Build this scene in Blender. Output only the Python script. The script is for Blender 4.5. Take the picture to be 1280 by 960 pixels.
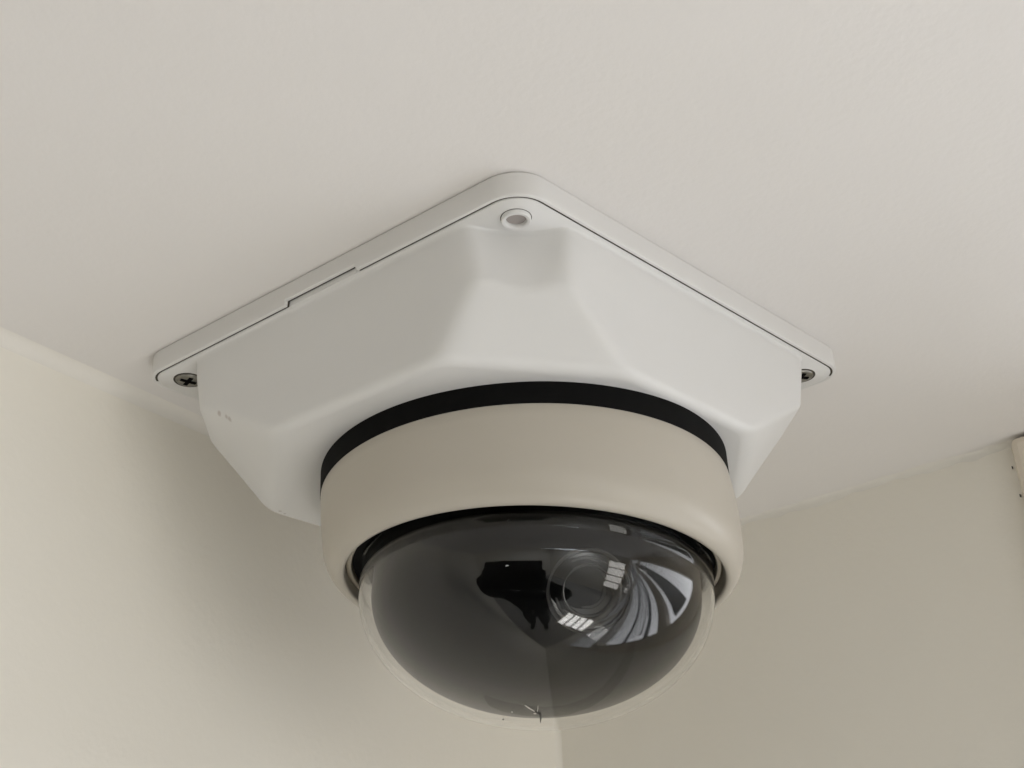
import bpy, bmesh, math, random
from mathutils import Vector, Matrix
random.seed(7)
for o in list(bpy.data.objects): bpy.data.objects.remove(o)
scn = bpy.context.scene
S = 0.08                      # one plate half-side in metres
# ------------------------------------------------------------------ camera
PITCH, ROLL, YAW, FPX = 0.4917, -0.0455, 1.4923, 1628.57
CAM = Vector((-0.31028, -4.54918, -2.56742)) * S
fw = Vector((math.cos(PITCH)*math.cos(YAW), math.cos(PITCH)*math.sin(YAW), math.sin(PITCH)))
rt = Vector((math.sin(YAW), -math.cos(YAW), 0)); up = rt.cross(fw)
r2 = rt*math.cos(ROLL) + up*math.sin(ROLL); u2 = -rt*math.sin(ROLL) + up*math.cos(ROLL)
cd = bpy.data.cameras.new('camera'); cam = bpy.data.objects.new('camera', cd); scn.collection.objects.link(cam)
cam.matrix_world = Matrix(((r2.x, u2.x, -fw.x, CAM.x), (r2.y, u2.y, -fw.y, CAM.y), (r2.z, u2.z, -fw.z, CAM.z), (0, 0, 0, 1)))
cd.sensor_width = 36; cd.lens = FPX*36/1280; cd.clip_start = 0.005; cd.clip_end = 60
scn.camera = cam
# ------------------------------------------------------------------ room frame: a along the window wall, b along the other wall
ANG = math.radians(-39.81)
UA = Vector((math.cos(ANG), math.sin(ANG), 0)); UB = Vector((math.sin(ANG), -math.cos(ANG), 0))
CORNER = Vector((0.4088, 2.5681, 0)) * S
def W(a, b, z): return CORNER + UA*a + UB*b + Vector((0, 0, z))
# ------------------------------------------------------------------ world, light, exposure
wd = bpy.data.worlds.new('World'); scn.world = wd; wd.use_nodes = True
wd.node_tree.nodes['Background'].inputs[0].default_value = (0.95, 0.98, 1.0, 1)
wd.node_tree.nodes['Background'].inputs[1].default_value = 0.98
WA0, WA1, WZ0, WZ1 = 0.216, 3.0, -0.66, -0.03
WY0, WY1 = -1.56, -0.74              # lower row of lights       # window opening in the wall
ld = bpy.data.lights.new('window_daylight', 'AREA'); ld.shape = 'RECTANGLE'
ld.size = 2.72; ld.size_y = 0.60; ld.energy = 15.5; ld.color = (0.96, 0.965, 1.0)
lo = bpy.data.objects.new('window_daylight', ld); scn.collection.objects.link(lo)
lo.location = W((WA0+WA1)/2, -0.034, (WZ0+WZ1)/2)
lz = -UB; ly = Vector((0, 0, 1)); lx = ly.cross(lz)
lo.matrix_world = Matrix(((lx.x, ly.x, lz.x, lo.location.x), (lx.y, ly.y, lz.y, lo.location.y), (lx.z, ly.z, lz.z, lo.location.z), (0, 0, 0, 1)))
FWC = W(.98, 0.29, -2.3)
fd = bpy.data.lights.new('far_window_daylight', 'AREA'); fd.shape = 'RECTANGLE'; fd.size = 0.62; fd.size_y = 0.42; fd.energy = 9; fd.color = (1.0, 0.985, 0.96)
fo = bpy.data.objects.new('far_window_daylight', fd); scn.collection.objects.link(fo)
fo.location = FWC; fo.rotation_euler = (W(.05, .12, -.1)-FWC).to_track_quat('-Z', 'Y').to_euler()
cl = bpy.data.lights.new('ceiling_fill', 'AREA'); cl.shape = 'RECTANGLE'; cl.size = 1.2; cl.size_y = 1.2; cl.energy = 42; cl.color = (0.85, 0.905, 1.0)  # added soft fill lamp under the ceiling, no known source
co = bpy.data.objects.new('ceiling_fill', cl); scn.collection.objects.link(co)
co.location = W(2.5, 1.9, -0.02); co.rotation_euler = (0, 0, ANG)
l2 = bpy.data.lights.new('lower_window_daylight', 'AREA'); l2.shape = 'RECTANGLE'; l2.size = 2.7; l2.size_y = 0.80; l2.energy = 9; l2.color = (0.96, 0.965, 1.0)
o2 = bpy.data.objects.new('lower_window_daylight', l2); scn.collection.objects.link(o2)
o2.matrix_world = lo.matrix_world.copy(); o2.location = W((WA0+WA1)/2, -0.034, (WY0+WY1)/2)
sd = bpy.data.lights.new('end_fill', 'AREA'); sd.shape = 'RECTANGLE'; sd.size = 0.6; sd.size_y = 1.7; sd.energy = 14; sd.color = (1.0, 0.985, 0.96)  # added fill lamp at the end wall, brightens the left wall
so = bpy.data.objects.new('end_fill', sd); scn.collection.objects.link(so)
so.location = W(3.25, 0.42, -1.25)
sz = UA; sx = Vector((0, 0, 1)).cross(sz)
so.matrix_world = Matrix(((sx.x, 0, sz.x, so.location.x), (sx.y, 0, sz.y, so.location.y), (0, 1, sz.z, so.location.z), (0, 0, 0, 1)))
scn.view_settings.view_transform = 'Standard'; scn.view_settings.look = 'None'
scn.view_settings.exposure = 0.0; scn.view_settings.gamma = 1.0
scn.cycles.use_denoising = True
scn.cycles.max_bounces = 16; scn.cycles.diffuse_bounces = 7; scn.cycles.glossy_bounces = 8
scn.cycles.transmission_bounces = 14; scn.cycles.transparent_max_bounces = 12
scn.cycles.caustics_refractive = False; scn.cycles.caustics_reflective = False
scn.cycles.blur_glossy = 0.3
# ------------------------------------------------------------------ materials
def mat(name, col, rough=0.5, bump=None, mottle=None, spec=0.5, metal=0.0, coat=0.0):
    m = bpy.data.materials.new(name); m.use_nodes = True
    nt = m.node_tree; p = nt.nodes['Principled BSDF']
    p.inputs['Base Color'].default_value = (*col, 1); p.inputs['Roughness'].default_value = rough
    p.inputs['Specular IOR Level'].default_value = spec; p.inputs['Metallic'].default_value = metal
    p.inputs['Coat Weight'].default_value = coat
    tc = nt.nodes.new('ShaderNodeTexCoord')
    if mottle:
        sc, amt, tint = mottle
        n = nt.nodes.new('ShaderNodeTexNoise'); n.inputs['Scale'].default_value = sc; n.inputs['Detail'].default_value = 6
        r = nt.nodes.new('ShaderNodeMix'); r.data_type = 'RGBA'
        r.inputs[6].default_value = (*col, 1); r.inputs[7].default_value = tuple(c*t for c, t in zip(col, tint)) + (1,)
        k = nt.nodes.new('ShaderNodeMapRange'); k.inputs[1].default_value = 0.35; k.inputs[2].default_value = 0.7; k.inputs[4].default_value = amt
        nt.links.new(tc.outputs['Object'], n.inputs['Vector']); nt.links.new(n.outputs['Fac'], k.inputs[0])
        nt.links.new(k.outputs[0], r.inputs[0]); nt.links.new(r.outputs[2], p.inputs['Base Color'])
    if bump:
        prev = None
        for sc, st, di in bump:
            n = nt.nodes.new('ShaderNodeTexNoise'); n.inputs['Scale'].default_value = sc; n.inputs['Detail'].default_value = 4
            b = nt.nodes.new('ShaderNodeBump'); b.inputs['Strength'].default_value = st; b.inputs['Distance'].default_value = di
            nt.links.new(tc.outputs['Object'], n.inputs['Vector']); nt.links.new(n.outputs['Fac'], b.inputs['Height'])
            if prev: nt.links.new(prev.outputs[0], b.inputs['Normal'])
            prev = b
        nt.links.new(prev.outputs[0], p.inputs['Normal'])
    return m
M = {}
M['ceiling'] = mat('ceiling_paint', (0.735, 0.717, 0.705), 0.75, [(9, .25, .004), (420, .16, .0006)], (5, .5, (0.97, 0.97, 0.955)), .3)
M['wall'] = mat('wall_paint', (0.83, 0.805, 0.742), 0.7, [(11, .3, .004), (380, .18, .0006)], (6, .6, (0.96, 0.95, 0.93)), .3)
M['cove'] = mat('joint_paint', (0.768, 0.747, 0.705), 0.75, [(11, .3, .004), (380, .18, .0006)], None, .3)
M['caulk'] = mat('painted_caulk', (0.74, 0.72, 0.675), 0.6, [(160, .5, .001)], None, .3)
M['floor'] = mat('floor_vinyl', (0.50, 0.495, 0.48), 0.5, [(40, .1, .001)], (12, .8, (0.8, 0.8, 0.8)))
M['white'] = mat('white_plastic', (0.67, 0.669, 0.664), 0.42, [(900, .05, .0002)], (30, .35, (0.97, 0.965, 0.95)), .45)
M['rim'] = mat('plate_plastic', (0.67, 0.664, 0.655), 0.45, [(900, .05, .0002)], (30, .35, (0.96, 0.955, 0.94)), .45)
M['beige'] = mat('beige_painted_metal', (0.475, 0.443, 0.387), 0.36, [(1200, .05, .0002)], (40, .4, (0.95, 0.95, 0.93)), .4)
M['beige_light'] = mat('pale_beige_plastic', (0.54, 0.49, 0.40), 0.4)
M['rubber'] = mat('black_rubber', (0.004, 0.004, 0.004), 0.7, [(700, .08, .0003)], None, .08)
M['black'] = mat('black_plastic', (0.008, 0.008, 0.008), 0.5, None, None, .2)
M['liner'] = mat('liner_plastic', (0.004, 0.004, 0.004), 0.35, None, None, 0.06)
M['deep_black'] = mat('matte_black', (0.002, 0.002, 0.002), 0.8, None, None, .05)
M['lensring'] = mat('lens_barrel_plastic', (0.075, 0.075, 0.075), 0.22)
M['lensglass'] = mat('lens_coating', (0.01, 0.011, 0.014), 0.05, None, None, .8, 0, .6)
M['steel'] = mat('screw_steel', (0.30, 0.295, 0.27), 0.3, [(500, .15, .0002)], (300, .8, (0.6, 0.6, 0.58)), .5, 1.0)
M['gap'] = mat('gap_dark_brown', (0.075, 0.068, 0.058), 0.9, None, None, .1)  # dark brown for the gap strip, screw surrounds and boss ring
M['frame'] = mat('window_frame_paint', (0.70, 0.64, 0.55), 0.5, [(60, .1, .001)])
M['blind'] = mat('blind_aluminium', (0.22, 0.225, 0.23), 0.5)
M['facade'] = mat('facade_render', (0.25, 0.26, 0.28), 0.8)
M['rail'] = mat('painted_rail', (0.10, 0.10, 0.11), 0.5)
M['door'] = mat('dark_door_veneer', (0.035, 0.024, 0.017), 0.4)
M['cloth'] = mat('dark_cloth', (0.012, 0.012, 0.014), 0.9, [(300, .3, .001)])
M['skin'] = mat('skin', (0.45, 0.28, 0.20), 0.5)
M['hair'] = mat('dark_hair', (0.01, 0.008, 0.006), 0.6)
M['phone'] = mat('phone_glass', (0.006, 0.006, 0.008), 0.15)
M['speck'] = mat('pale_speck', (0.62, 0.60, 0.55), 0.5)
M['darkspeck'] = mat('dark_speck', (0.03, 0.028, 0.024), 0.6)
def thinglass(name):
    m = bpy.data.materials.new(name); m.use_nodes = True; nt = m.node_tree
    for n in list(nt.nodes):
        if n.type != 'OUTPUT_MATERIAL': nt.nodes.remove(n)
    t = nt.nodes.new('ShaderNodeBsdfTransparent'); g = nt.nodes.new('ShaderNodeBsdfGlossy'); g.inputs['Roughness'].default_value = 0.01
    f = nt.nodes.new('ShaderNodeFresnel'); 
    ge = nt.nodes.new('ShaderNodeNewGeometry'); io = nt.nodes.new('ShaderNodeMapRange'); io.inputs[3].default_value = 1.45; io.inputs[4].default_value = 1/1.45
    nt.links.new(ge.outputs['Backfacing'], io.inputs[0]); nt.links.new(io.outputs[0], f.inputs[0]); x = nt.nodes.new('ShaderNodeMixShader')
    nt.links.new(f.outputs[0], x.inputs[0]); nt.links.new(t.outputs[0], x.inputs[1]); nt.links.new(g.outputs[0], x.inputs[2])
    nt.links.new(x.outputs[0], nt.nodes['Material Output'].inputs['Surface'])
    return m
M['pane'] = thinglass('window_glass')
g = bpy.data.materials.new('dome_polycarbonate'); g.use_nodes = True
p = g.node_tree.nodes['Principled BSDF']; p.inputs['Transmission Weight'].default_value = 1; p.inputs['IOR'].default_value = 1.37
p.inputs['Roughness'].default_value = 0.0; p.inputs['Base Color'].default_value = (1.0, 1.0, 0.995, 1)
M['dome'] = g
# ------------------------------------------------------------------ helpers
def obj(name, bm, m, parent=None, smooth=True, mats=None):
    me = bpy.data.meshes.new(name); bmesh.ops.recalc_face_normals(bm, faces=bm.faces[:]); bm.to_mesh(me); bm.free()
    for x in (mats or [m]): me.materials.append(x)
    if smooth:
        for f in me.polygons: f.use_smooth = True
    o = bpy.data.objects.new(name, me); scn.collection.objects.link(o)
    if parent: o.parent = parent; o.matrix_parent_inverse = parent.matrix_world.inverted()
    return o
def empty(name, loc):
    o = bpy.data.objects.new(name, None); scn.collection.objects.link(o); o.location = loc; o.empty_display_size = 0.03
    o.matrix_world = Matrix.Translation(loc); return o
def tag(o, label=None, cat=None, group=None, kind=None):
    for k, v in (('label', label), ('category', cat), ('group', group), ('kind', kind)):
        if v: o[k] = v
    return o
def grid(rows, closed=True, capA=False, capB=False, bm=None):
    bm = bm or bmesh.new(); vs = [[bm.verts.new(p) for p in r] for r in rows]; n = len(rows[0])
    for i in range(len(rows)-1):
        for j in range(n if closed else n-1):
            bm.faces.new((vs[i][j], vs[i][(j+1) % n], vs[i+1][(j+1) % n], vs[i+1][j]))
    if capA: bm.faces.new(vs[0])
    if capB: bm.faces.new(vs[-1][::-1])
    return bm
def obox(a0, a1, b0, b1, z0, z1, bm=None, bev=0.0, f=W):
    bm = bm or bmesh.new()
    v = [bm.verts.new(f(a, b, z)) for a in (a0, a1) for b in (b0, b1) for z in (z0, z1)]
    for q in ((0, 1, 3, 2), (4, 6, 7, 5), (0, 4, 5, 1), (2, 3, 7, 6), (0, 2, 6, 4), (1, 5, 7, 3)): bm.faces.new([v[i] for i in q])
    if bev: bmesh.ops.bevel(bm, geom=bm.edges[:], offset=bev, segments=2, affect='EDGES', profile=.5)
    return bm
def sheet(pts, bm=None):
    bm = bm or bmesh.new(); bm.faces.new([bm.verts.new(p) for p in pts]); return bm
def autosmooth(o, deg=35):
    o.data.set_sharp_from_angle(angle=math.radians(deg))
# ------------------------------------------------------------------ the setting: ceiling, walls, floor
RA, RB, FZ = 3.3, 3.6, -2.65
tag(obj('ceiling', sheet([W(-.1, -.1, 0), W(RA, -.1, 0), W(RA, RB, 0), W(-.1, RB, 0)]), M['ceiling'], smooth=False), 'off-white painted ceiling', None, None, 'structure')
tag(obj('floor', sheet([W(-.1, -.1, FZ), W(RA, -.1, FZ), W(RA, RB, FZ), W(-.1, RB, FZ)]), M['floor'], smooth=False), kind='structure')
tag(obj('wall_back', obox(-0.1, RA, RB, RB+.1, FZ, 0), M['wall'], smooth=False), kind='structure')
tag(obj('wall_side', obox(RA, RA+.1, -.2, RB+.1, FZ, 0), M['wall'], smooth=False), kind='structure')
# left wall (plane a = 0)
wl = tag(obj('wall_left', obox(-0.1, 0, 0, RB, FZ, 0.0), M['wall'], smooth=False), 'cream painted wall left of the corner', None, None, 'structure')
# window wall (plane b = 0) with a real opening
bm = bmesh.new()
obox(-0.1, WA0, -0.04, 0, FZ, 0, bm); obox(WA1, RA, -0.04, 0, FZ, 0, bm)
obox(WA0, WA1, -0.04, 0, FZ, WY0, bm); obox(WA0, WA1, -0.04, 0, WY1, WZ0, bm); obox(WA0, WA1, -0.04, 0, WZ1, 0, bm)
wr = tag(obj('wall_right', bm, M['wall'], smooth=False), 'cream painted window wall right of the corner', None, None, 'structure')
# caulk beads in the joints (uneven, hand applied)
def bead(name, a0, a1, fn, r0, amp, parent, seed, n=240):
    rnd = random.Random(seed); ph = [rnd.uniform(0, 6.3) for _ in range(6)]; rows = []
    for i in range(n+1):
        t = i/n; x = a0 + (a1-a0)*t
        w = r0*(1 + amp*sum(math.sin(x*fr+p)*wt for fr, p, wt in zip((23, 61, 137, 260, 410, 733), ph, (.35, .3, .3, .22, .2, .15))))
        w2 = r0*(1 + amp*sum(math.sin(x*fr+p+2)*wt for fr, p, wt in zip((31, 71, 119, 290, 450, 690), ph, (.35, .3, .3, .22, .2, .15))))
        rows.append([fn(x, w*c, w2*d) for c, d in ((1.0, -.0005), (.62, .12), (.36, .30), (.14, .62), (-.0005, 1.0))])
    return obj(name, grid(rows, closed=False), M['caulk'], parent)
cv = [[W(.005*(1-math.sin(k/12*math.pi/2))-.0001, x, -.005*(1-math.cos(k/12*math.pi/2))+.0001) for k in range(13)] for x in [i*.05 for i in range(41)]]
obj('cove_fillet', grid(cv, closed=False), M['cove'], wl)
rows_ = []
for i in range(9):
    z = FZ*i/8; rows_.append([W(.0035*(1-math.sin(k/10*math.pi/2))-.0002, .0035*(1-math.cos(k/10*math.pi/2))-.0002, z) for k in range(11)])
obj('corner_fillet', grid(rows_, closed=False), M['wall'], wl)
bead('caulk_bead', 0.0, WA0, lambda x, p, q: W(x, p, -q), 0.0024, 0.5, wr, 3)
# ------------------------------------------------------------------ the dome security camera
K = 0.888
def PL(u, v, z):                       # plate coordinates (u: near->left edge, v: near->right edge)
    return Vector(((-u+v)/2**.5, K*(u+v)/2**.5, z)) * S
def rsquare(h, r, z, per=10, side=24, ulist=None):
    pts = []
    cs = [(-1, -1), (1, -1), (1, 1), (-1, 1)]
    for i, (cx, cy) in enumerate(cs):
        a0 = math.pi + i*math.pi/2
        for k in range(per+1):
            a = a0 + k/per*math.pi/2
            pts.append((cx*(h-r) + r*math.cos(a), cy*(h-r) + r*math.sin(a)))
        nx, ny = cs[(i+1) % 4]; p = pts[-1]
        q = (nx*(h-r) + r*math.cos(a0+math.pi/2), ny*(h-r) + r*math.sin(a0+math.pi/2))
        if i == 0 and ulist:
            pts += [(u, -h) for u in ulist]; continue
        for k in range(1, side):
            t = k/side; pts.append((p[0]+(q[0]-p[0])*t, p[1]+(q[1]-p[1])*t))
    return [(u, v, z) for u, v in pts]
def rows_pl(rs): return [[PL(*p) for p in r] for r in rs]
T, RC = 0.092, 0.126
cam_root = empty('security_camera', Vector((0.08*S, 0, 0)))
tag(cam_root, 'white dome security camera on a square ceiling box in the room corner', 'security camera')
# rim of the back box, with the shallower stretch on its left edge
UL = [-.7, -.5, -.35, -.246, -.236, -.2, -.1, 0, .08, .1255, .1275, .3, .5, .7]
def rim_row(h, r, z, dz=0.0):
    return [(u, v, w+(dz if v < -.9 and -.24 < u < .1265 else 0)) for u, v, w in rsquare(h, r, z, 12, 24, UL)]
NZ = .022
rr = [rim_row(.995, RC, 0.004), rim_row(.995, RC, -.002), rim_row(1.000, RC, -.006), rim_row(1.000, RC, -T+.030), rim_row(1.000, RC, -T+.006, NZ), rim_row(.9985, RC, -T+.002, NZ), rim_row(.9955, RC-.004, -T, NZ), rim_row(.9865, RC-.0135, -T, NZ), rim_row(.9865, RC-.0135, -T+.030), rim_row(.9865, RC-.0135, -.005)]
base = obj('back_box', grid(rows_pl(rr)), M['rim'], cam_root); autosmooth(base, 40)
def strip_pts(h, r, dz):
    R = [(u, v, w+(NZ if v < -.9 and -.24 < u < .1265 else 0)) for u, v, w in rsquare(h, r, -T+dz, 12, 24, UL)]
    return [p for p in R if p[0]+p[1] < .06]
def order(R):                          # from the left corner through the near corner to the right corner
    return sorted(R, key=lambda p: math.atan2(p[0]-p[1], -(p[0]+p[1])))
a_, b_ = order(strip_pts(.988, RC-.013, .0022)), order(strip_pts(.966, RC-.034, .0030))
obj('gap_strip', grid(rows_pl([a_, b_]), closed=False), M['gap'], cam_root)  # dark brown strip set nearly flush between rim and cover, near sides only
fa_, fb_ = rsquare(.988, RC-.013, -T+.0006, 12, 24, UL), rsquare(.966, RC-.034, -T+.0006, 12, 24, UL)
ix_ = sorted([q for q, p in enumerate(fa_) if p[0]+p[1] > .02], key=lambda q: math.atan2(fa_[q][0]-fa_[q][1], fa_[q][0]+fa_[q][1]))
far_ = [[R[q] for q in ix_] for R in (fa_, fb_)]
obj('rim_lip', grid(rows_pl(far_), closed=False), M['rim'], cam_root)
# cover: flange + housing lofted from footprint curves
ZC, ZB = -0.30, -0.53
def lerp(a, b, t): return a+(b-a)*t
def key(z):
    # (half, cut positions on each side of every corner) ; corners N(-,-) L(+,-) F(+,+) R(-,+)
    top = dict(h=.962, N=(-.725, -.705), L=(.70, -.70), F=(.725, .725), R=(-.715, .73))
    mid = dict(h=.932, N=(-.725, -.665), L=(.685, -.68), F=(.70, .70), R=(-.69, .71))
    bot = dict(h=.912, N=(-.545, -.37), L=(.26, -.40), F=(.40, .40), R=(-.46, .33))
    if z >= ZC: a, b, t = top, mid, (z+T)/(ZC+T)
    else: a, b, t = mid, bot, (z-ZC)/(ZB-ZC)
    r = {'h': lerp(a['h'], b['h'], t)}
    for k in 'NLFR': r[k] = tuple(lerp(x, y, t) for x, y in zip(a[k], b[k]))
    return r
def corner_dist(z):
    k = key(z); h = k['h']; c = {}
    for i, n in ((1, 'L'), (3, 'F'), (5, 'R'), (7, 'N')): c[i] = (h + (abs(k[n][0])+abs(k[n][1]))/2)/2*2**.5
    return c
LTOP = corner_dist(-T)
def footprint(z, inset=0.0, depth=0.0, smooth=9):
    k = key(z); h = k['h']-inset
    f = (h/k['h'])
    V = [(k['N'][0], -h), (k['L'][0], -h), (h, k['L'][1]), (h, k['F'][1]), (k['F'][0], h), (k['R'][0], h), (-h, k['R'][1]), (-h, k['N'][1])]
    if inset:                           # move the chamfer edges inwards as well
        V = [(x*(1-inset*.9), y*(1-inset*.2)) if i in (0, 1, 4, 5) else (x*(1-inset*.2), y*(1-inset*.9)) for i, (x, y) in enumerate(V)]
    pts = []
    for i in range(8):
        a, b = V[i], V[(i+1) % 8]; n = 56 if i % 2 == 0 else 34
        cx, cy = (a[0]+b[0])/2, (a[1]+b[1])/2; L = math.hypot(cx, cy)
        for j in range(n):
            t = j/n; x, y = lerp(a[0], b[0], t), lerp(a[1], b[1], t)
            if i % 2 == 1 and depth:
                s = (depth if i == 7 else depth*.4)*max(0, math.sin(math.pi*t))**.75; s = max(0, L-(LTOP[i]-s)) if L > LTOP[i]-s else 0
                x -= cx/L*s; y -= cy/L*s
            pts.append((x, y))
    for _ in range(smooth):
        m = len(pts); pts = [((pts[i-1][0]+2*pts[i][0]+pts[(i+1) % m][0])/4, (pts[i-1][1]+2*pts[i][1]+pts[(i+1) % m][1])/4) for i in range(m)]
    return pts
rows = []
def ss(t): t = max(0, min(1, t)); return t*t*(3-2*t)
def dep(z): return 0.052
# small root fillet on the flange, then the walls
for e, z in ((-.012, -T-.0005), (-.005, -T-.003), (-.0015, -T-.008)):
    rows.append([(u*(1-e), v*(1-e), z) for u, v in footprint(-T-.008, 0, dep(-T))])
zs = [-T-.012 - (abs(ZB)-.035-T-.012)*i/30 for i in range(31)]
for z in zs: rows.append([(u, v, z) for u, v in footprint(z, 0, dep(z))])
for _ in range(1):                    # soften the crease where the chamfers turn into the sloping corners
    R0 = [list(r) for r in rows]
    for i in range(4, len(rows)-1):
        rows[i] = [((R0[i-1][j][0]+2*R0[i][j][0]+R0[i+1][j][0])/4, (R0[i-1][j][1]+2*R0[i][j][1]+R0[i+1][j][1])/4, R0[i][j][2]) for j in range(len(R0[i]))]
RF = .035
for i in range(1, 8):
    a = i/7*math.pi/2; zz = ZB+RF - RF*math.sin(a); rows.append([(u, v, zz) for u, v in footprint(max(zz, ZB), RF*(1-math.cos(a)), dep(zz))])
def ring_frame(z):
    s = max(0, min(1, (z+.62)/(-.38)))
    return lerp(.0042, .0671, s), .03, lerp(.0771, .1366, s)-(.006*s), lerp(-.0038, -.0056, s)
def tiltp(x, y, z, tx, ty, ox, oy):
    zp = -.45; n = Vector((tx, ty, 1)).normalized(); a = Vector((1, 0, -tx)).normalized(); b = n.cross(a)
    return (a*x + b*y + n*(z-zp) + Vector((ox, oy, zp)))*S
def RG(r, th, z): return tiltp(r*math.cos(th), r*math.sin(th), z, *ring_frame(z))
last = rows[-1]
rows3 = [[PL(*p) for p in r] for r in rows]
inner = []
c0 = Vector((.09, 0, ZB))*S
for v in rows3[-1]:
    d = v-c0; d.z = 0; d.normalize(); inner.append(Vector((c0.x+d.x*.70*S, c0.y+d.y*.70*S, ZB*S-.0002)))
mid_ = [a.lerp(b, .5) for a, b in zip(rows3[-1], inner)]
rows3 += [mid_, inner]
bm = grid(rows3)
# flange: a thin rounded square under the housing, tucked inside the rim
fl = rows_pl([rsquare(.9775, RC-.0225, -T+.06), rsquare(.9775, RC-.0225, -T+.001), rsquare(.9745, RC-.0255, -T-.003), rsquare(.60, .1, -T-.003)])
grid(fl, bm=bm)
obox(-.230, .120, -.9795, -.95, -T+.0005, -T+.02, bm=bm, f=PL)      # tongue of the cover filling the notch
cov = obj('cover', bm, M['white'], cam_root); autosmooth(cov, 60)
# scuff marks on the left corner of the cover (shape of their own, part of its colour)
def stain(m, spots, col):
    nt = m.node_tree; p = nt.nodes['Principled BSDF']; src = p.inputs['Base Color'].links[0].from_socket
    ge = nt.nodes.new('ShaderNodeNewGeometry'); nz = nt.nodes.new('ShaderNodeTexNoise'); nz.inputs['Scale'].default_value = 900
    tot = None
    for c, r in spots:
        d = nt.nodes.new('ShaderNodeVectorMath'); d.operation = 'DISTANCE'; d.inputs[1].default_value = c
        nt.links.new(ge.outputs['Position'], d.inputs[0])
        mr = nt.nodes.new('ShaderNodeMapRange'); mr.inputs[1].default_value = r*.5; mr.inputs[2].default_value = r; mr.inputs[3].default_value = 1; mr.inputs[4].default_value = 0
        nt.links.new(d.outputs['Value'], mr.inputs[0])
        if tot is None: tot = mr.outputs[0]
        else:
            mx = nt.nodes.new('ShaderNodeMath'); mx.operation = 'MAXIMUM'; nt.links.new(tot, mx.inputs[0]); nt.links.new(mr.outputs[0], mx.inputs[1]); tot = mx.outputs[0]
    k = nt.nodes.new('ShaderNodeMath'); k.operation = 'MULTIPLY'; nt.links.new(tot, k.inputs[0]); nt.links.new(nz.outputs['Fac'], k.inputs[1])
    mix = nt.nodes.new('ShaderNodeMix'); mix.data_type = 'RGBA'; mix.inputs[7].default_value = (*col, 1)
    nt.links.new(k.outputs[0], mix.inputs[0]); nt.links.new(src, mix.inputs[6]); nt.links.new(mix.outputs[2], p.inputs['Base Color'])
from mathutils.bvhtree import BVHTree
_bv = BVHTree.FromPolygons([v.co.copy() for v in cov.data.vertices], [tuple(p.vertices) for p in cov.data.polygons])
def on_cover(px, py):
    d = (r2*((px-640)/FPX) - u2*((py-480)/FPX) + fw).normalized(); h = _bv.ray_cast(CAM - cov.matrix_world.translation, d)
    return (h[0] if h[0] else Vector((0, 0, -.03))) + cov.matrix_world.translation
stain(M['white'], [(on_cover(274, 517), .0011), (on_cover(283, 521), .0009), (on_cover(287, 524), .0011), (on_cover(350, 639), .0007), (on_cover(356, 642), .0006)], (0.30, 0.25, 0.22))
# screws in the corner tabs
def disc_rows(prof, c, n=40):
    return [[Vector((c.x+r*S*math.cos(2*math.pi*i/n), c.y+r*S*math.sin(2*math.pi*i/n), c.z+z*S)) for i in range(n)] for r, z in prof]
def screw(c, rot):
    r = .051
    o = obj('screw', grid(disc_rows([(r, .02), (r, .002), (r*.94, -.004), (r*.8, -.0065), (.0001, -.0075)], c)), M['steel'], cam_root)
    obj('screw_socket', grid(disc_rows([(r*1.13, .0), (r*1.13, -.0012), (r*.98, -.0012)], c)), M['gap'], o)
    b = bmesh.new()
    for q in range(2):
        a = rot + q*math.pi/2; dx, dy = math.cos(a), math.sin(a)
        def f(x, y, z, dx=dx, dy=dy): return Vector((c.x+(x*dx-y*dy)*S, c.y+(x*dy+y*dx)*S, c.z+z*S))
        obox(-r*.62, r*.62, -r*.16, r*.16, -.0093+q*.0004, .004, bm=b, f=f)
    obj('cross_slot', b, M['deep_black'], o, smooth=False)
DS = .866
screw(PL(DS-.005, -DS, -T-.003), .55)
screw(PL(-DS+.005, DS, -T-.003), .2)
screw(PL(DS, DS, -T-.003), .9)
cN = PL(-DS, -DS, -T-.003)
boss = obj('screw_boss', grid(disc_rows([(.049, .001), (.049, -.012), (.046, -.016), (.038, -.016), (.035, -.013), (.034, .0)], cN)), M['white'], cam_root); autosmooth(boss, 50)
obj('boss_groove', grid(disc_rows([(.0515, -.0008), (.0485, -.0008)], cN)), M['gap'], boss)
obj('hole_shade', grid(disc_rows([(.0345, -.0012), (.02, -.0016), (.0001, -.0016)], cN)), mat('hole_shade_paint', (.33, .30, .285), .5), boss)  # darker disc painted in for the shade of the deep hole
# gasket, ring
NTH = 160
TH = [2*math.pi*i/NTH for i in range(NTH)]
def lathe(name, prof, m, parent, sharp=None, fn=RG):
    o = obj(name, grid([[fn(r, t, z) for t in TH] for r, z in prof]), m, parent)
    if sharp: autosmooth(o, sharp)
    return o
lathe('gasket', [(.70, -.50), (.7695, -.50), (.7695, -.628), (.765, -.645), (.70, -.645)], M['rubber'], cam_root, 40)
prof = [(.70, -.632), (.764, -.632), (.7685, -.637), (.7715, -.68), (.7735, -.74), (.7735, -.80), (.771, -.85)]
for i in range(1, 11):
    a = i/10*math.pi/2; prof.append((.701+.07*math.cos(a), -.85-.125*math.sin(a)))
prof += [(.694, -.972), (.690, -.962), (.688, -.90), (.687, -.86)]
lathe('housing_ring', prof, M['beige'], cam_root, 50)
lathe('retaining_ring', [(.6875, -.885), (.6865, -.925), (.680, -.932), (.668, -.932), (.664, -.925), (.664, -.86)], M['beige_light'], cam_root, 50)
lathe('dome_seal', [(.668, -.87), (.668, -.905), (.655, -.91), (.60, -.905), (.3, -.90)], M['rubber'], cam_root, 50)
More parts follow.
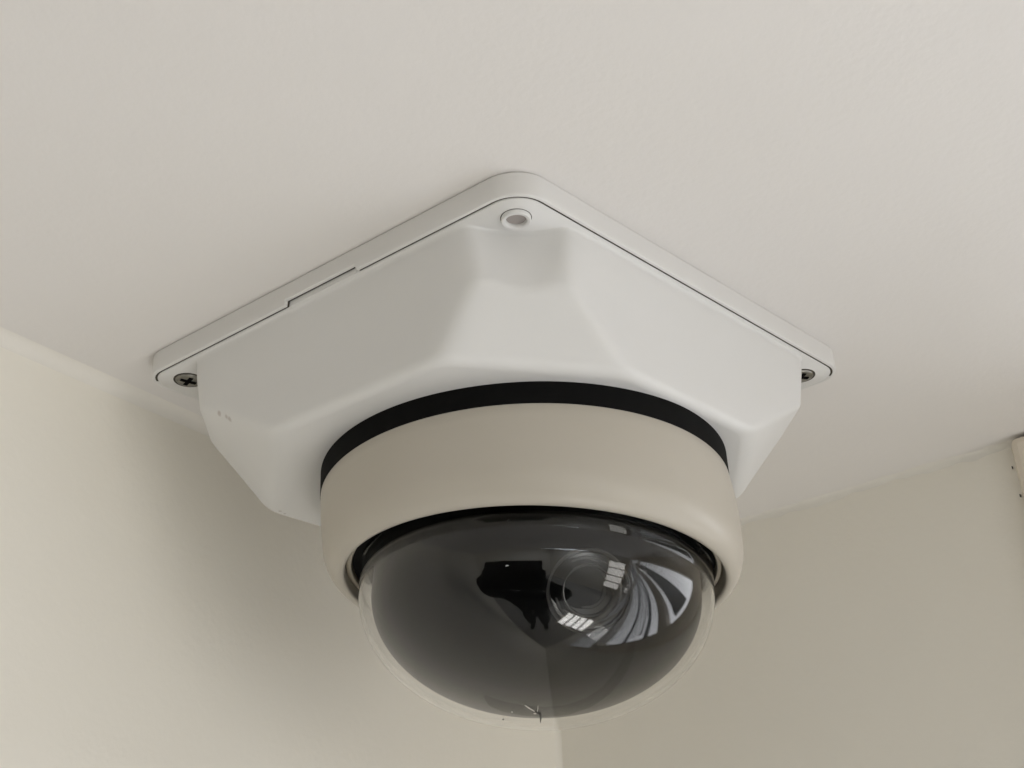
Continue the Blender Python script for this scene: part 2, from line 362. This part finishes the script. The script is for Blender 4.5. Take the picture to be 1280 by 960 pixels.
# dome (its own axis), outer and inner skins in one closed shell
TX2, TY2, OX2, OY2 = .0671, .0293, .1366, -.0056
DR, DC, DZ = .6424, .4389, -1.0339
def DM(x, y, z): return tiltp(x, y, z, TX2, TY2, OX2, OY2)
def DMr(r, th, z): return DM(r*math.cos(th), r*math.sin(th), z)
def dprof(d, neck, n=48):
    a, c = DR-d, DC-d; P = [(a, neck)]
    for i in range(n+1):
        q = i/n*math.pi/2; P.append((max(a*math.cos(q), 0.0) if i < n else 0.0, DZ-c*math.sin(q)))
    return P
outer = dprof(0, -.90); innerp = dprof(.010, -.90)
bm = grid([[DMr(r, t, z) for t in TH] for r, z in outer + innerp[::-1]])
vs = list(bm.verts); bm.verts.ensure_lookup_table()
n_ = len(outer)+len(innerp)
for j in range(NTH):
    a = bm.verts[j]; b = bm.verts[(j+1) % NTH]; c = bm.verts[(n_-1)*NTH+(j+1) % NTH]; d = bm.verts[(n_-1)*NTH+j]
    bm.faces.new((a, b, c, d))
bmesh.ops.remove_doubles(bm, verts=bm.verts[:], dist=4e-6)
dome = obj('dome_cover', bm, M['dome'], cam_root)
# inner liner
LD = .046
lp = dprof(LD, -.90)
lb_ = grid([[DMr(r, t, z) for t in TH] for r, z in lp]); bmesh.ops.remove_doubles(lb_, verts=lb_.verts[:], dist=4e-6)
liner = obj('liner', lb_, M['liner'], cam_root)
# points on the liner surface
def liner_pt(th, q, lift=0.0):
    a, c = DR-LD+lift, DC-LD+lift; return DMr(a*math.cos(q), th, DZ-c*math.sin(q))
# camera module at the liner
def hit_liner(px, py, d=0.0):
    ray = (r2*((px-640)/FPX) - u2*((py-480)/FPX) + fw).normalized()
    n = Vector((TX2, TY2, 1)).normalized(); a = Vector((1, 0, -TX2)).normalized(); b = n.cross(a)
    C = DM(0, 0, DZ); Mx = Matrix((a, b, n)); sc = Vector((DR-d, DR-d, DC-d))*S
    o = Mx @ (CAM-C); v = Mx @ ray; o = Vector([o[i]/sc[i] for i in range(3)]); v = Vector([v[i]/sc[i] for i in range(3)])
    A, B, Cc = v.dot(v), o.dot(v), o.dot(o)-1; t = (-B-math.sqrt(max(0, B*B-A*Cc)))/A
    P = CAM+ray*t; q = Mx @ (P-C); nn = Mx.transposed() @ Vector([q[i]/sc[i]**2 for i in range(3)]); return P, nn.normalized()
P0, N0 = hit_liner(735, 738, LD)
ax = (N0*.55 + (CAM-P0).normalized()*.45).normalized()
e1 = ax.cross(Vector((0, 0, 1))).normalized(); e2 = ax.cross(e1)
def LN(r, th, z): return P0 + (e1*math.cos(th)+e2*math.sin(th))*r*S + ax*(z*S)
lens = lathe('lens_barrel', [(.137, -.06), (.137, .004), (.133, .008), (.127, .008), (.122, .001), (.112, -.002), (.109, .002), (.103, .002), (.100, -.006), (.088, -.010)], M['lensring'], cam_root, 30, LN)
lathe('lens_ring', [(.088, -.012), (.087, .004), (.083, .008), (.079, .007), (.076, -.004), (.060, -.010), (.057, -.007), (.050, -.008), (.046, -.014)], M['lensring'], lens, 30, LN)
lathe('lens_glass', [(.05, -.014), (.04, -.010), (.025, -.006), (.012, -.004), (.0001, -.0035)], M['lensglass'], lens, None, LN)
# matte black arc strip laid on the underside of the liner
def strip(pix, w, name, m, parent, lift):
    rows = []
    for i, (px, py) in enumerate(pix):
        a = pix[max(0, i-1)]; b = pix[min(len(pix)-1, i+1)]; tx, ty = b[0]-a[0], b[1]-a[1]; L = math.hypot(tx, ty); nx, ny = -ty/L, tx/L
        k = math.sin(math.pi*min(1, (i+.4)/2.2, (len(pix)-i-.6)/2.2)/2)
        pts = []
        for s in (-1, -.5, 0, .5, 1): pts.append(hit_liner(px+nx*w*k*s, py+ny*w*k*s, LD-lift)[0])
        rows.append(pts)
    return obj(name, grid(rows, closed=False), m, parent)
arc = [(606, 868), (614, 876), (630, 882), (655, 887), (682, 889), (710, 886), (735, 877), (757, 862), (774, 842), (786, 818), (793, 795)]
strip(arc, 6.5, 'liner_arc', M['deep_black'], liner, .003)
# ------------------------------------------------------------------ specks on the dome
sp = empty('dirt_speck', hit_liner(669, 889, 0)[0])
tag(sp, 'tiny pale speck with thin strands stuck low on the dome', 'dirt')
def strand(pix, r, m, name):
    rows = []
    for i, (px, py) in enumerate(pix):
        P, N = hit_liner(px, py, -.0018); k = 1 if 0 < i < len(pix)-1 else .5
        t = N.cross(r2).normalized(); s = N.cross(t)
        a = pix[max(0, i-1)]; b = pix[min(len(pix)-1, i+1)]
        d = (hit_liner(*b, -.003)[0]-hit_liner(*a, -.003)[0]).normalized(); s = d.cross(N).normalized()
        rows.append([P + (s*math.cos(q)+N*math.sin(q))*r*k*S for q in [x*math.pi/3 for x in range(6)]])
    return obj(name, grid(rows, True, True, True), m, sp)
strand([(656, 881.5), (661, 885), (668, 889)], .0028, M['speck'], 'strand')
strand([(672.5, 882), (672.2, 886), (671.5, 890)], .0016, M['speck'], 'strand')
strand([(670, 890), (675, 893), (676, 898), (675.5, 903)], .0030, M['darkspeck'], 'strand')
P, N = hit_liner(668.5, 892, -.0012); b = bmesh.new(); bmesh.ops.create_icosphere(b, subdivisions=2, radius=.0055*S, matrix=Matrix.Translation(P))
for v in b.verts: v.co += (P-v.co).dot(N)*N*.7
obj('blob', b, M['speck'], sp)
for px, py, r, m, lb in ((629, 899.5, .004, 'darkspeck', 'tiny dark dust grain on the dome rim left of the pale speck'), (640, 890, .004, 'speck', 'tiny pale dust grain on the dome left of the pale speck')):
    P, N = hit_liner(px, py, -.002); b = bmesh.new(); bmesh.ops.create_icosphere(b, subdivisions=1, radius=r*S, matrix=Matrix.Translation(P))
    for v in b.verts: v.co += (P-v.co).dot(N)*N*.5
    tag(obj('dust_grain', b, M[m]), lb, 'dust', 'dust grains on the dome')
# ------------------------------------------------------------------ window in the right wall
win = empty('window', W(WA0, 0, WZ0))
tag(win, 'cream painted window frame beginning at the right edge of the photo', 'window')
FB = .007
b = bmesh.new(); obox(WA0-.0015, WA0+.05, -.03, FB, WZ0-.05, -.0008, b, .003); obj('jamb', b, M['frame'], win, smooth=False)
b = bmesh.new(); obox(WA1-.05, WA1+.006, -.03, FB, WZ0-.05, -.0008, b, .002); obj('jamb', b, M['frame'], win, smooth=False)
b = bmesh.new(); obox(WA0+.05, WA1-.05, -.03, FB-.003, WZ1-.03, -.0015, b, .002); obj('head', b, M['frame'], win, smooth=False)
b = bmesh.new(); obox(WA0+.05, WA1-.05, -.03, FB+.004, WZ0-.02, WZ0+.012, b, .002); obj('sill', b, M['frame'], win, smooth=False)
b = bmesh.new(); obox(WA0+.05, WA1-.05, -.025, .004, -.262, -.222, b, .002); obj('transom', b, M['frame'], win, smooth=False)
for a0, a1 in ((WA0+.05, 1.2), (1.24, WA1-.05)):
    obj('pane', obox(a0, a1, -.018, -.015, -.222, WZ1-.03), M['pane'], win, smooth=False)
    obj('pane', obox(a0, a1, -.018, -.015, WZ0+.012, -.262), M['pane'], win, smooth=False)
b = bmesh.new(); obox(1.2, 1.24, -.023, .002, WZ0+.012, -.2625, b, .002); obox(1.2, 1.24, -.023, .002, -.2215, WZ1-.0305, b, .002); obj('mullion', b, M['frame'], win, smooth=False)
obj('jamb', obox(WA0, WA0+.035, -.03, -.002, WY0, WY1), M['frame'], win, smooth=False)
for a0, a1 in ((WA0+.035, .78), (.82, 1.38), (1.42, 1.98), (2.02, WA1)):
    obj('pane', obox(a0, a1, -.018, -.015, WY0, WY1), M['pane'], win, smooth=False)
for a0 in (.78, 1.38, 1.98): obj('mullion', obox(a0, a0+.04, -.03, -.004, WY0, WY1), M['frame'], win, smooth=False)
# gap between casing and wall (caulk missing in places)
# venetian blind in the lower half
bl = empty('venetian_blind', W(WA0+.05, .022, -.262))
tag(bl, 'grey venetian blind with open slats hanging in the lower half of the window', 'blind')
z = -.285; i = 0
while z > WZ0+.03:
    w = (.0016, .0036, .0016, .0050, .0024, .0016, .0042, .0020, .0030)[i % 9]
    def f(a, q, zz, z=z): return W(a, .022+q, z+zz+q*1.9)
    obj('slat', obox(WA0+.056, WA1-.056, -w, w, -.0006, .0006, f=f), M['blind'], bl, smooth=False)
    z -= (.011, .017, .009, .020, .012, .009, .018, .013, .011)[i % 9]; i += 1
fwn = empty('far_window', FWC); tag(fwn, 'bright four paned window low at the far end of the room', 'window')
fm = fo.rotation_euler.to_matrix()
def FW(x, y, z): return FWC + fm @ Vector((x, y, z))
b = bmesh.new(); obox(-.36, -.305, -.26, .26, -.02, .02, b, f=FW); obox(.305, .36, -.26, .26, -.02, .02, b, f=FW); obox(-.304, .304, .205, .26, -.02, .02, b, f=FW); obox(-.304, .304, -.26, -.205, -.02, .02, b, f=FW)
obj('window_frame', b, M['frame'], fwn, smooth=False)
for x in (-.155, 0, .155): obj('mullion', obox(x-.02, x+.02, -.204, .204, -.035, -.01, f=FW), M['frame'], fwn, smooth=False)
b = bmesh.new(); obox(.2123, .2126, .0002, .0008, -.0106, -.0096, b); obox(.2127, .2131, .0002, .0010, -.0222, -.0212, b); obj('crack', b, M['darkspeck'], win, smooth=False)
ew = empty('end_fill_frame', W(3.25, .42, -1.25)); tag(ew, 'tall narrow window frame added round a fill lamp on the end wall', 'window')  # frame and bars added round the fill lamp
b = bmesh.new(); obox(3.2, 3.29, .06, .118, -2.16, -.34, b); obox(3.2, 3.29, .722, .78, -2.16, -.34, b); obox(3.2, 3.29, .119, .721, -.398, -.34, b); obox(3.2, 3.29, .119, .721, -2.16, -2.102, b); obj('window_frame', b, M['frame'], ew, smooth=False)
for z_ in (-.78, -1.25, -1.68): obj('fill_bar', obox(3.205, 3.235, .119, .721, z_-.03, z_+.03), M['frame'], ew, smooth=False)
# outside: neighbouring facade and railing seen through the glass
fac = obj('ledge', obox(WA0+.085, 1.6, -.030, -.022, -.20, -.125), M['facade'], smooth=False)
tag(fac, 'grey ledge of the building outside the window', 'ledge')
rl = empty('railing', W(WA0, -.027, WZ0)); tag(rl, 'dark metal railing outside the window', 'railing')
for z_ in (-.345, -.47):
    obj('rail', obox(WA0+.05, WA1-.05, -.030, -.024, z_-.011, z_+.009), M['rail'], rl, smooth=False)
# ------------------------------------------------------------------ the photographer: phone and person
ph = empty('tablet', CAM - fw*.008); tag(ph, 'black tablet held sideways at the taking position', 'tablet')
def PH(x, y, z): return CAM + r2*x + u2*y - fw*z
b = bmesh.new(); obox(-.228, .022, -.155, .047, .0042, .0122, b, .0025, PH); obj('tablet_body', b, M['phone'], ph, smooth=False)
em = bpy.data.materials.new('spot_glow'); em.use_nodes = True; em.node_tree.nodes['Principled BSDF'].inputs['Emission Strength'].default_value = 14; em.node_tree.nodes['Principled BSDF'].inputs['Emission Color'].default_value = (1, 1, 1, 1)
b = bmesh.new(); bmesh.ops.create_circle(b, cap_ends=True, segments=16, radius=1)
for v in b.verts: v.co = PH(-.118+v.co.x*.007, .012+v.co.y*.0035, .0036)
obj('bright_spot', b, em, ph, smooth=False)  # small glowing disc for a bright spot on the tablet
def person():
    me = bpy.data.meshes.new('person'); H = CAM - fw*.012
    base = Vector((H.x-.09, H.y-.20, .12)); fz = FZ
    J = {}
    def j(n, x, y, z, r): J[n] = (Vector((base.x+x, base.y+y, z+(.12 if z > -1.6 else 0))), r)
    j('pelvis', 0, -.05, -1.42, .15); j('waist', 0, -.04, -1.22, .135); j('chest', 0, 0, -.98, .15); j('neckb', 0, .0, -.80, .075); j('neck', 0, .02, -.73, .058)
    j('headl', 0, .035, -.66, .075); j('head', 0, .03, -.585, .088); j('crown', 0, .01, -.53, .062)
    for s, n in ((-1, 'l'), (1, 'r')):
        j('sh'+n, s*.18, .0, -.86, .07); j('el'+n, s*.24, .14, -.66, .068)
        j('wr'+n, (-.22 if s < 0 else .08), .185, -.45, .042)
        j('hip'+n, s*.09, -.05, -1.50, .11); j('kn'+n, s*.11, -.03, -2.0, .075); j('an'+n, s*.12, -.07, -2.50, .05); j('toe'+n, s*.15, .12, FZ+.04, .04)
    E = [('pelvis', 'waist'), ('waist', 'chest'), ('chest', 'neckb'), ('neckb', 'neck'), ('neck', 'headl'), ('headl', 'head'), ('head', 'crown')]
    for n in 'lr': E += [('chest', 'sh'+n), ('sh'+n, 'el'+n), ('el'+n, 'wr'+n), ('pelvis', 'hip'+n), ('hip'+n, 'kn'+n), ('kn'+n, 'an'+n), ('an'+n, 'toe'+n)]
    # hands: a palm and five fingers each, closing on the phone's ends
    for s, n in ((-1, 'l'), (1, 'r')):
        end = PH(-.230 if s < 0 else .024, -.06, .012); wr = J['wr'+n][0]; pm = wr.lerp(end, .55) - fw*.02
        J['pa'+n] = (pm, .024); E.append(('wr'+n, 'pa'+n))
        for q in range(4):
            k1 = PH((-.236 if s < 0 else .030), -.080+.019*q, .022); k2 = PH((-.226 if s < 0 else .020)+s*.004, -.080+.019*q, .0012 if s < 0 else .016)
            J[f'f{n}{q}a'] = (pm.lerp(k1, .55), .010); J[f'f{n}{q}b'] = (k1, .0085); J[f'f{n}{q}c'] = (k2, .007)
            E += [('pa'+n, f'f{n}{q}a'), (f'f{n}{q}a', f'f{n}{q}b'), (f'f{n}{q}b', f'f{n}{q}c')]
        tb = PH((-.20 if s < 0 else -.005), -.10, .022); J['t'+n] = (pm.lerp(tb, .5), .011); J['t2'+n] = (tb, .008); E += [('pa'+n, 't'+n), ('t'+n, 't2'+n)]
    names = list(J); me.from_pydata([J[k][0] for k in names], [(names.index(a), names.index(b)) for a, b in E], [])
    o = bpy.data.objects.new('person', me); scn.collection.objects.link(o)
    m = o.modifiers.new('skin', 'SKIN'); s = me.skin_vertices[0].data if me.skin_vertices else None
    if s is None:
        bpy.context.view_layer.objects.active = o; o.select_set(True)
    for i, k in enumerate(names): me.skin_vertices[0].data[i].radius = (J[k][1],)*2
    me.skin_vertices[0].data[names.index('pelvis')].use_root = True
    o.modifiers.new('sub', 'SUBSURF').levels = 1; o.modifiers['sub'].render_levels = 1
    me.materials.append(M['cloth'])
    tag(o, 'person in dark clothes holding up a phone behind the taking position', 'person')
    hb = bmesh.new(); bmesh.ops.create_uvsphere(hb, u_segments=20, v_segments=12, radius=.098)
    for v in hb.verts:
        v.co = Vector((v.co.x*.9, v.co.y*1.05-.012, v.co.z*1.0)); v.co += J['head'][0] + Vector((0, -.012, .02))
    bmesh.ops.delete(hb, geom=[v for v in hb.verts if v.co.z < J['head'][0].z-.01 and v.co.y > base.y+.02], context='VERTS')
    obj('hair', hb, M['hair'], o)
    return o
try:
    person()
except Exception as ex:
    print('person failed', ex)
